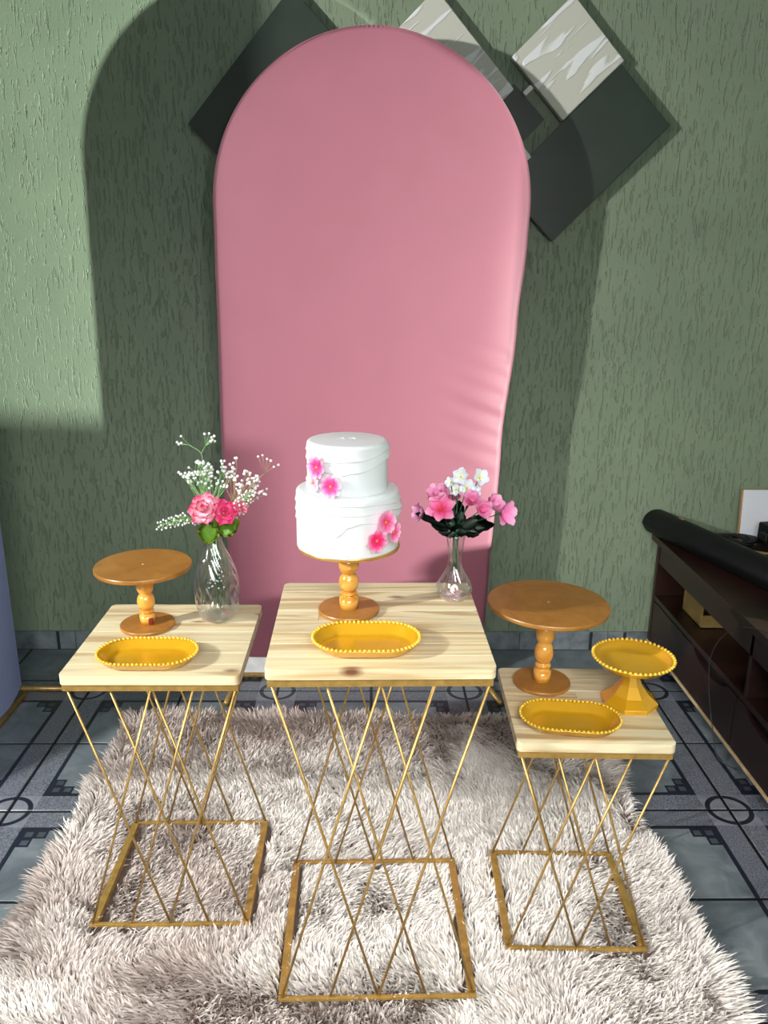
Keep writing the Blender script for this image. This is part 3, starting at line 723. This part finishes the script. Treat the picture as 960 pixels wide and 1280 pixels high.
for b, e, n_, w_l in (((-0.349, 1.690, 0.878), (-0.356, 1.676, 0.834), (0.1, -1, 0.15), 0.044), ((-0.330, 1.692, 0.850), (-0.288, 1.684, 0.884), (0.1, -0.85, 0.5), 0.038), ((-0.340, 1.69, 0.855), (-0.334, 1.680, 0.888), (0, -1, 0.2), 0.012), ((-0.345, 1.712, 0.862), (-0.376, 1.72, 0.868), (0, -0.7, 0.6), 0.02)):
    L = (Vector(e)-Vector(b)).length; rim = place(lt, 'leaf', leaf_me(L*1.05, w_l*1.06, 'leaf_rim', 0.2, -0.1, 0.07), Matrix.Translation(-mouth) @ leaf_mtx(b, e, n_))
    place(rim, 'leaf_blade', leaf_me(L*0.98, w_l*0.90, 'leaf_bright', 0.2, -0.1, 0.06), Matrix.Translation((0, 0.001, 0.0008)))
bm = bmesh.new(); tube(bm, [Vector(q)-mouth for q in spline([(-0.349, 1.690, 0.878), tuple(mouth+Vector((-0.004, -0.004, 0.006))), tuple(mouth+Vector((-0.002, 0, -0.06))), tuple(bot+Vector((-0.004, 0, 0.01)))], 6)], 0.0016, 6); obj('stem', bm, 'stem_dark', lt, smooth=True)
# small pale buds on the stems inside the bottle
bsp = thing('bud_strand', 'strand of tiny pale buds on green stems inside the swirled vase', 'foliage', tuple(VL+Vector((0, 0, 0.08))))
bm = bmesh.new(); r = random.Random(4)
for k in range(46):
    zt_ = r.uniform(-0.01, 0.095); bmesh.ops.create_icosphere(bm, subdivisions=1, radius=0.0021, matrix=Matrix.Translation((r.uniform(-1, 1)*0.018*(1-zt_/0.14), r.uniform(-1, 1)*0.010, zt_)))
obj('buds', bm, 'blossom_white', bsp, smooth=True)['kind'] = 'stuff'
bm = bmesh.new()
for dx in (-0.007, 0.0, 0.007): tube(bm, [(dx*0.4, 0, -0.03), (dx, 0.002, 0.04), (dx*0.6, 0, 0.115)], 0.0010, 5)
obj('stem', bm, 'stem_dark', bsp, smooth=True)

# --- bouquet in the bud vase
cm = VC + Vector((0, 0, 0.138)); cbot = VC + Vector((0.002, 0, 0.055))
def stem_pts(k): return [tuple(cm+Vector((0.004*math.sin(k), -0.003, 0.012))), tuple(cm+Vector((0.003*math.sin(k*2), 0, -0.03))), tuple(cbot+Vector((0.004*math.sin(k*3), 0, 0)))]
lil = (L3(196, 16, 30), L3(236, 110, 170), L3(246, 186, 216)); lil2 = (L3(236, 90, 140), L3(238, 130, 186), L3(245, 190, 220))
def open_bloom(name, c, dirn, size, pal, npet, label, k, double=False, wfac=0.85, cup=0.55):
    t = thing(name, label, 'flower', c)
    head = bpy.data.objects.new('flower_head', None); COL.objects.link(head); head.parent = t; head.matrix_local = frame_to(dirn, k*0.9); head.empty_display_size = 0.01
    for li in range(2 if double else 1):
        sc = 1-0.30*li; me = petal_mesh(size*sc, size*sc*wfac, 0.25, 0.45, *pal, nu=7, nv=6, seed=k+li, ruffle=0.04)
        n_ = npet-li
        for j in range(n_): place(head, 'petal', me, Matrix.Rotation(2*PI*j/n_+li*0.6, 4, 'Z') @ Matrix.Rotation(cup+0.35*li+0.12*math.sin(j*3+k), 4, 'X') @ Matrix.Translation((0, 0.0012, 0)))
    bm = bmesh.new(); tube(bm, spline([(0, 0, 0)]+[Vector(q)-Vector(c) for q in stem_pts(k)], 5), 0.0011, 6); obj('stem', bm, 'stem_dark', t, smooth=True)
    return head
open_bloom('pink_lily', P(551, 637, 1.555), (-0.10, -0.85, 0.5), 0.0346, lil, 6, 'open pink lily with red throat facing forward at the left of the bud vase bouquet', 1, wfac=0.72, cup=0.30)
open_bloom('pink_lily', P(549, 624, 1.575), (-0.25, -0.5, 0.85), 0.0333, lil2, 6, 'pink bloom standing just above and behind the red-throated lily', 2, True)
open_bloom('pink_lily', P(562, 626, 1.60), (0.1, -0.4, 0.9), 0.0282, lil2, 5, 'pink bloom tucked between the red-throated lily and the white flowers', 3)
open_bloom('pink_lily', P(530, 640, 1.585), (-0.8, -0.45, 0.15), 0.0256, (L3(220, 120, 170), L3(214, 130, 180), L3(236, 180, 214)), 5, 'mauve-pink bloom drooping at the far left of the bud vase bouquet', 4)
open_bloom('pink_lily', P(589, 627, 1.560), (0.0, -0.75, 0.65), 0.0256, lil2, 6, 'pink bloom directly below the white flowers', 5, True)
open_bloom('pink_lily', P(602, 637, 1.555), (0.2, -0.85, 0.35), 0.0256, lil2, 6, 'ruffled pink bloom at the right front of the bud vase bouquet', 6, True)
open_bloom('pink_lily', P(613, 634, 1.585), (0.5, -0.5, 0.6), 0.0307, lil2, 6, 'pink bloom behind and above the ruffled right front one', 7, True)
open_bloom('pink_lily', P(627, 641, 1.570), (0.65, -0.7, 0.15), 0.0333, (L3(232, 90, 160), L3(238, 140, 196), L3(246, 190, 224)), 5, 'wide open pink bloom at the far right of the bud vase bouquet', 8, wfac=0.8, cup=0.35)
wh = (L3(220, 226, 170), L3(236, 240, 250), L3(232, 238, 252))
for k, (px, py, dx, s_, lab) in enumerate(((576, 596, -0.2, 0.0186, 'upper left white blossom of the cluster above the pink blooms'), (583, 610, 0.0, 0.0198, 'middle white blossom with yellow eye, lowest of the cluster'), (599, 597, 0.35, 0.0192, 'upper right white blossom of the cluster above the pink blooms'),
                                      (592, 613, 0.3, 0.0156, 'small white blossom right of the yellow-eyed one'), (570, 612, -0.35, 0.0162, 'small white blossom left of the yellow-eyed one'), (564, 603, -0.7, 0.0120, 'half-open white bud at the far left of the white cluster'))):
    hd = open_bloom('white_blossom', P(px, py, 1.575), (dx, -0.85, 0.4), s_, wh, 5, lab, 11+k, wfac=0.95, cup=0.25)
    if k in (1, 2):
        ye = ball_mesh('flower_centre', 0.0018, 'leaf_rim', 1); place(hd, 'flower_centre', ye, Matrix.Translation((0, 0, 0.002)))
lt = thing('dark_leaf_cluster', 'cluster of dark green leaves fanned out over the bud vase mouth', 'foliage', tuple(cm))
ldm = [leaf_me(0.040, 0.023, 'leaf_dark', 0.35, -0.15, 0.10), leaf_me(0.034, 0.021, 'leaf_dark', 0.35, -0.1, 0.12)]
r = random.Random(12)
for (px, py, Yt) in ((516, 639, 1.58), (537, 655, 1.57), (546, 664, 1.56), (556, 668, 1.555), (560, 652, 1.56), (577, 640, 1.56), (572, 654, 1.55), (590, 662, 1.555), (601, 668, 1.55), (610, 660, 1.56), (617, 655, 1.57), (596, 650, 1.55), (541, 648, 1.57), (584, 668, 1.55), (575, 622, 1.6), (606, 650, 1.6), (545, 655, 1.61), (566, 634, 1.58), (610, 645, 1.63), (550, 640, 1.64)):
    tip = Vector(P(px, py, Yt)); base = cm + Vector((0.002, -0.002, 0.010)); st = base.lerp(tip, 0.25 if (tip-base).length > 0.035 else 0.0)
    d = tip-st; m_ = leaf_mtx(st, tip, (0.1, -0.9, 0.5)); sc = d.length/0.037
    place(lt, 'leaf', ldm[r.randrange(2)], Matrix.Translation(-cm) @ m_ @ Matrix.Diagonal((1.0, sc, sc, 1)))
bm = bmesh.new()
for k in range(4): tube(bm, spline([Vector((0.001*k, 0, 0.014)), Vector((0.004*math.cos(k*1.6), 0.004*math.sin(k*1.6), -0.02)), Vector((0.003*math.cos(k*1.6+1), 0.003*math.sin(k*1.6), -0.070))], 5), 0.0019, 6)
obj('stem', bm, 'stem_dark', lt, smooth=True)

# ------------------------------------------------------------ pink arch backdrop
PY = 2.6166
bd = thing('arch_backdrop', 'tall pink fabric-covered arch backdrop standing behind the tables', 'backdrop', (0, PY, 0))
def xs_at(z):
    zc_, R = 1.6025, 0.490
    if z > zc_:
        h_ = math.sqrt(max(0, R*R-(z-zc_)**2)); return 0.004-h_*0.992, 0.004+h_
    tt = (zc_-z)/zc_
    xl = interp(z, [(0.0, -0.478), (0.4, -0.4885), (0.85, -0.492), (1.35, -0.486), (1.6025, -0.4825)])
    xr = interp(z, [(0.0, 0.408), (0.4, 0.422), (0.85, 0.4420), (1.25, 0.474), (1.5, 0.492), (1.6025, 0.494)])
    return xl, xr
def arch_cover():
    zb, ztop = 0.085, 1.6025+0.490; rows = []
    zsr = [zb + (1.6025-zb)*i/150 for i in range(150)] + [1.6025 + 0.490*math.sin(PI/2*i/60) for i in range(61)]
    pts = [xs_at(z) for z in zsr]; ol = np.array([(a, z) for (a, b), z in zip(pts, zsr)] + [(b, z) for (a, b), z in zip(pts, zsr)])
    ncol = 72; bm = bmesh.new(); grid = []
    for (a, b), z in zip(pts, zsr):
        row = []
        for j in range(ncol+1):
            s = -math.cos(PI*j/ncol)*0.5 + (2*j/ncol-1)*0.5
            x = (a+b)/2 + s*(b-a)/2
            d = float(np.min(np.hypot(ol[:, 0]-x, ol[:, 1]-z))); d = min(d, 2.0)
            y = 0.0; rr = 0.014
            if d < rr: y += rr*(1-math.sqrt(max(0, 1-(1-d/rr)**2)))
            if d < 0.10: y += 0.006*(1-d/0.10)**2
            # broad roll and pull creases near the lower right edge
            dr = b - x
            if dr < 0.14 and z < 1.75: y += 0.010*(1-dr/0.14)**2*min(1, max(0, (1.75-z)/0.3))*min(1, max(0.25, (z-0.55)/0.3))
            if dr < 0.24 and 0.72 < z < 1.26:
                wv = (z - 0.34*dr); am = 0.0030*math.sin(PI*(z-0.72)/0.54)*(1-dr/0.24)*min(1, dr/0.02)
                y += am*(math.sin(wv*95)+0.5*math.sin(wv*61+1.3))
            row.append(bm.verts.new((x, y, z)))
        grid.append(row)
    for i in range(len(grid)-1):
        for j in range(ncol):
            bm.faces.new((grid[i][j], grid[i][j+1], grid[i+1][j+1], grid[i+1][j]))
    # side wall
    edge = [g[0] for g in grid] + [g[-1] for g in grid[::-1]][1:]
    back = [bm.verts.new((v.co.x, 0.034, v.co.z)) for v in edge]
    for i in range(len(edge)-1): bm.faces.new((edge[i], edge[i+1], back[i+1], back[i]))
    bb2 = [bm.verts.new((v.co.x*0.97, 0.0335, v.co.z-0.008)) for v in back]
    bmesh.ops.remove_doubles(bm, verts=bm.verts, dist=1e-6)
    return bm
bm = arch_cover(); bmesh.ops.delete(bm, geom=[v for v in bm.verts if not v.link_faces], context='VERTS')
obj('fabric_cover', bm, 'pink_fabric', bd, smooth=True)
bm = bmesh.new(); o = [(xs_at(z)[0]+0.004, z) for z in np.linspace(0.087, 2.085, 60)] + [(xs_at(z)[1]-0.004, z) for z in np.linspace(2.085, 0.087, 60)]
prism(o, 0, 0.002, bm); bmesh.ops.transform(bm, verts=bm.verts, matrix=Matrix.Translation((0, 0.036, 0)) @ Matrix.Rotation(PI/2, 4, 'X')); obj('back_cover', bm, 'pink_hem', bd)
obj('lining', bx(-0.476, 0.408, 0.004, 0.012, 0.022, 0.088), 'white_lining', bd)
bm = bmesh.new(); tube(bm, [(-0.476, 0.008, 0.011), (0.41, 0.008, 0.011)], 0.0095, 12); obj('base_tube', bm, 'gold_metal', bd, smooth=True)
for x in (-0.470, 0.404):
    bm = bmesh.new(); tube(bm, [(x, 0.18, 0.010), (x, 0.0, 0.010), (x+(0.045 if x > 0 else -0.01), -0.195, 0.010)], 0.0095, 12); obj('foot', bm, 'gold_metal', bd, smooth=True)
# side panel, blue light put into its colour, at the left edge of the picture
sd = thing('side_backdrop', 'pale fabric panel, blue light put into its colour, on a gold tube base at the far left', 'backdrop', (-1.19, 2.49, 0))
bm = bmesh.new(); nz_ = 24; g = []
for i in range(nz_+1):
    y = -0.62*i/nz_; sag = 0.030 + 0.03*min(1, -y/0.08)*0 ; bot_z = 0.045 - 0.028*math.sin(min(1, -y/0.15)*PI/2)
    g.append([bm.verts.new((0.004*math.sin(i*0.5)+0.003, y, z)) for z in (bot_z, 0.3, 0.8, 1.2, 1.5)])
for i in range(nz_):
    for j in range(4): bm.faces.new((g[i][j], g[i][j+1], g[i+1][j+1], g[i+1][j]))
bmesh.ops.solidify(bm, geom=bm.faces[:], thickness=0.02)
obj('fabric_cover', bm, 'blue_lit_fabric', sd, smooth=False)
bm = bmesh.new(); tube(bm, [(0.01, 0.0, 0.010), (0.01, -0.62, 0.010)], 0.0095, 12); obj('base_tube', bm, 'gold_metal', sd, smooth=True)
for y, xe in ((0.035, 0.225), (-0.62, 0.012)):
    bm = bmesh.new(); tube(bm, [(-0.20, y, 0.010), (xe, y, 0.010)], 0.0095, 12); obj('foot', bm, 'gold_metal', sd, smooth=True)

# ------------------------------------------------------------ wall art: square panels turned on edge
def wall_panel(name, corners, y_front, th, mat, label, rotcoord=PI/4):
    """corners: (x, z) list in order; built standing off the wall"""
    cx = sum(c[0] for c in corners)/len(corners); cz = sum(c[1] for c in corners)/len(corners)
    a = math.atan2(corners[1][1]-corners[0][1], corners[1][0]-corners[0][0])
    ca, sa = math.cos(-a), math.sin(-a)
    loc = [((x-cx)*ca-(z-cz)*sa, (x-cx)*sa+(z-cz)*ca) for x, z in corners]
    bm = prism(loc, -th, 0); bmesh.ops.bevel(bm, geom=[e for e in bm.edges], offset=0.0025, segments=2, affect='EDGES')
    bmesh.ops.transform(bm, verts=bm.verts, matrix=Matrix.Rotation(0, 4, 'X'))
    o = obj(name, bm, mat); o.matrix_world = Matrix.Translation((cx, y_front, cz)) @ Matrix.Rotation(PI/2, 4, 'X') @ Matrix.Rotation(a, 4, 'Z')
    return tag(o, label, 'wall art')
YA = 2.815
def rect(p, ang, L, Wd):   # p corner, direction angle of the long side, width to its left
    d = (math.cos(ang), math.sin(ang)); n_ = (-d[1], d[0])
    return [p, (p[0]+d[0]*L, p[1]+d[1]*L), (p[0]+d[0]*L+n_[0]*Wd, p[1]+d[1]*L+n_[1]*Wd), (p[0]+n_[0]*Wd, p[1]+n_[1]*Wd)]
D = math.radians
wall_panel('wall_art_panel', rect((0.6054, 1.5117), D(45), 0.505, 0.250), YA, 0.028, 'dark_slab', 'large dark green rectangular panel hung diagonally at the right of the pink arch')
wall_panel('wall_art_panel', rect((0.6134, 1.8790), D(43.8), 0.251, 0.250), YA-0.004, 0.030, 'marble', 'white marbled square panel hung on its corner, fully visible at upper right')
wall_panel('wall_art_panel', [(0.262, 1.785), (0.4515, 1.9674), (0.197, 2.242), (0.007, 2.06)], YA-0.004, 0.030, 'marble', 'white marbled panel partly hidden behind the top right of the pink arch')
wall_panel('wall_art_panel', [(0.557, 1.883), (0.452, 1.986), (0.22, 1.754), (0.325, 1.65)], YA+0.006, 0.020, 'dark_slab', 'small blackish panel peeping out between the arch and the large dark panel')
wall_panel('wall_art_panel', [(-0.5835, 1.8552), (-0.400, 1.672), (-0.065, 2.060), (-0.245, 2.243)], YA, 0.028, 'dark_slab', 'large dark green diagonal panel behind the upper left of the pink arch')
def peg(p, ang, label):
    bm = bx(-0.0165, 0.0165, -0.012, 0.02, -0.0075, 0.0075, bev=0.001); o = obj('connector_peg', bm, 'white_peg'); o.matrix_world = Matrix.Translation((p[0], YA-0.004, p[1])) @ Matrix.Rotation(-ang, 4, 'Y')
    tag(o, label, 'peg')
peg((0.4945, 1.962), D(42), 'tiny white peg touching the lower left edge of the white square panel')
peg((0.500, 1.776), D(-50), 'tiny white peg showing at the edge of the pink arch above the large dark panel')

# ------------------------------------------------------------ media cabinet and what is on it
X0, X1, YN, YB = 1.08, 1.50, 1.20, 2.835
cb = thing('media_cabinet', 'low dark brown wooden media cabinet against the right wall', 'cabinet', (X0, YB, 0))
def cpart(name, x0, x1, y0, y1, z0, z1, mat='cabinet_wood', parent=None, bev=0.0015):
    return obj(name, bx(x0-X0, x1-X0, y0-YB, y1-YB, z0, z1, bev=bev), mat, parent or cb)
cpart('top_panel', X0-0.025, X1, YN, YB, 0.462, 0.487)
cpart('top_rail', X0+0.004, X0+0.02, YN, YB-0.02, 0.375, 0.462)
cpart('side_panel', X0, X1, YB-0.02, YB, 0.055, 0.462); cpart('side_panel', X0, X1, YN, YN+0.02, 0.055, 0.462)
cpart('divider', X0+0.004, X1, 2.045, 2.062, 0.246, 0.462)
cpart('shelf', X0+0.002, X1, YN+0.02, YB-0.02, 0.226, 0.246); cpart('bottom_panel', X0+0.006, X1, YN+0.02, YB-0.02, 0.055, 0.073)
cpart('back_panel', X1-0.008, X1, YN+0.02, YB-0.02, 0.055, 0.462)
cpart('edge_strip', X0-0.004, X0+0.006, YN, YB, 0.047, 0.057, 'mdf_edge')
for y in (YB-0.06, 2.02, YN+0.06): cpart('foot', X0+0.05, X0+0.09, y-0.02, y+0.02, 0, 0.055, 'black_rubber')
for (ya, yb, yc) in ((2.805, 2.095, 2.285), (2.091, 1.38, 1.90)):
    zt_, zb_ = 0.224, 0.059; poly = [(ya, zb_), (ya, zt_)]
    for k in range(21):
        q = k/20; yy = yc+0.13-0.26*q; dip = 0.034*(math.sin(PI*q)**0.6 if 0 < q < 1 else 0)
        poly.append((yy, zt_-dip))
    poly += [(yb, zt_), (yb, zb_)]
    bm = prism([(p_[0]-YB, p_[1]) for p_ in poly], 0.0, 0.016)
    bmesh.ops.transform(bm, verts=bm.verts, matrix=Matrix.Translation((0, 0, 0)) @ Matrix(((0, 0, 1, 0), (1, 0, 0, 0), (0, 1, 0, 0), (0, 0, 0, 1))))
    d_ = obj('door', bm, 'cabinet_wood', cb)
    obj('finger_recess', bx(0.017, 0.022, yc-0.14-YB, yc+0.14-YB, 0.185, 0.225), 'black_rubber', d_)
# soundbar
sb = thing('soundbar', 'long black rounded soundbar lying askew along the cabinet top edge', 'speaker', (1.068, 2.820, 0.487), math.atan2(-0.61, 0.180))
prof = [(0.056*math.cos(a)*(0.9 if math.sin(a) < 0 else 1), 0.042+(0.050 if math.sin(a) > 0 else 0.042)*math.sin(a)) for a in [2*PI*k/28 for k in range(28)]]
bm = bmesh.new(); rings = []
for (x, s) in ((-0.03, 0.80), (-0.024, 0.95), (-0.015, 1.0), (0.9, 1.0), (0.91, 0.95), (0.915, 0.8)):
    rings.append([bm.verts.new((x, y*s, 0.042+(z-0.042)*s)) for y, z in prof])
for A, B in zip(rings, rings[1:]):
    for i in range(28): bm.faces.new((A[i], A[(i+1) % 28], B[(i+1) % 28], B[i]))
bm.faces.new(rings[0]); bm.faces.new(rings[-1][::-1]); obj('speaker_body', bm, 'black_plastic', sb, smooth=True)
obj('badge', bx(0.10, 0.125, 0.006, 0.012, 0.0905, 0.0925), 'copper_print', sb)['label'] = 'small copper-coloured badge'
# carton in the niche
ct = thing('cardboard_box', 'open yellowish cardboard box on the cabinet shelf', 'box', (1.215, 2.60, 0.246))
for nm, a in (('box_bottom', (-0.075, 0.075, -0.085, 0.085, 0.0, 0.003)), ('box_side', (-0.075, -0.072, -0.085, 0.085, 0, 0.085)), ('box_side', (0.072, 0.075, -0.085, 0.085, 0, 0.085)), ('box_side', (-0.072, 0.072, -0.085, -0.082, 0, 0.048)), ('box_side', (-0.072, 0.072, 0.082, 0.085, 0, 0.085))):
    obj(nm, bx(*a), 'carton', ct)
t = thing('set_top_box', 'flat black set-top box on the cabinet shelf near the picture edge', 'electronics', (1.28, 1.90, 0.246))
obj('box_body', bx(-0.10, 0.10, -0.12, 0.12, 0.004, 0.042, bev=0.004), 'black_plastic', t); obj('display_strip', bx(-0.1012, -0.1, -0.02, 0.03, 0.018, 0.026), 'white_card', t)
for sx in (-0.08, 0.08): obj('foot', bx(sx-0.01, sx+0.01, -0.1, 0.1, 0, 0.004), 'black_rubber', t)
# white board leaning in the corner
wb = thing('white_board', 'small white board with a tan edge leaning on the wall above the cabinet', 'board', (1.43, 2.795, 0.4872)); wb.rotation_euler.x = -0.09
obj('board_face', bx(-0.066, 0.085, -0.004, 0.0, 0.0, 0.175), 'white_card', wb); obj('board_edge', bx(-0.070, 0.085, 0.0, 0.010, 0.0, 0.176), 'tan_edge', wb)
# black adapter and tangled cables
t = thing('power_adapter', 'black power adapter box in front of the white board on the cabinet', 'adapter', (1.445, 2.70, 0.487), 0.2)
obj('adapter_body', bx(-0.035, 0.06, -0.05, 0.05, 0.0, 0.075, bev=0.006), 'black_plastic', t); obj('plug', bx(-0.05, -0.034, -0.02, 0.02, 0.02, 0.05, bev=0.004), 'black_rubber', t)
t = thing('cable_coil', 'tangle of coiled black cable on the cabinet beside the adapter', 'cable', (1.325, 2.715, 0.487))
r = random.Random(3)
for q in range(3):
    pts = [((0.040+0.012*math.sin(k*1.3+q))*math.cos(k*0.75+q)*1.3, (0.040+0.010*math.cos(k+q))*math.sin(k*0.75+q), 0.006+0.016*abs(math.sin(k*0.9+q*2))) for k in range(18)]
    bm = bmesh.new(); tube(bm, spline(pts, 4), 0.0042, 6); obj('cable_loop', bm, 'black_rubber', t, smooth=True)
bm = bmesh.new(); tube(bm, spline([(1.30, 2.64, 0.493), (1.34, 2.60, 0.494), (1.42, 2.56, 0.494), (1.49, 2.55, 0.493)], 6), 0.005, 8)
o = obj('flat_cord', bm, 'leaf_rim'); o.data.materials[0] = M['carton']; tag(o, 'pale yellowish cord lying behind the soundbar', 'cord')
bm = bmesh.new(); tube(bm, spline([(1.30, 1.90, 0.492), (1.10, 1.93, 0.495), (1.042, 2.02, 0.478), (1.035, 2.13, 0.40), (1.040, 2.20, 0.30), (1.045, 2.20, 0.20), (1.040, 2.13, 0.10), (1.050, 2.09, 0.020), (1.09, 2.05, 0.005)], 8), 0.0014, 6)
tag(obj('hanging_cable', bm, 'cable_grey', smooth=True), 'thin dark cable hanging down the cabinet front to the floor', 'cable')
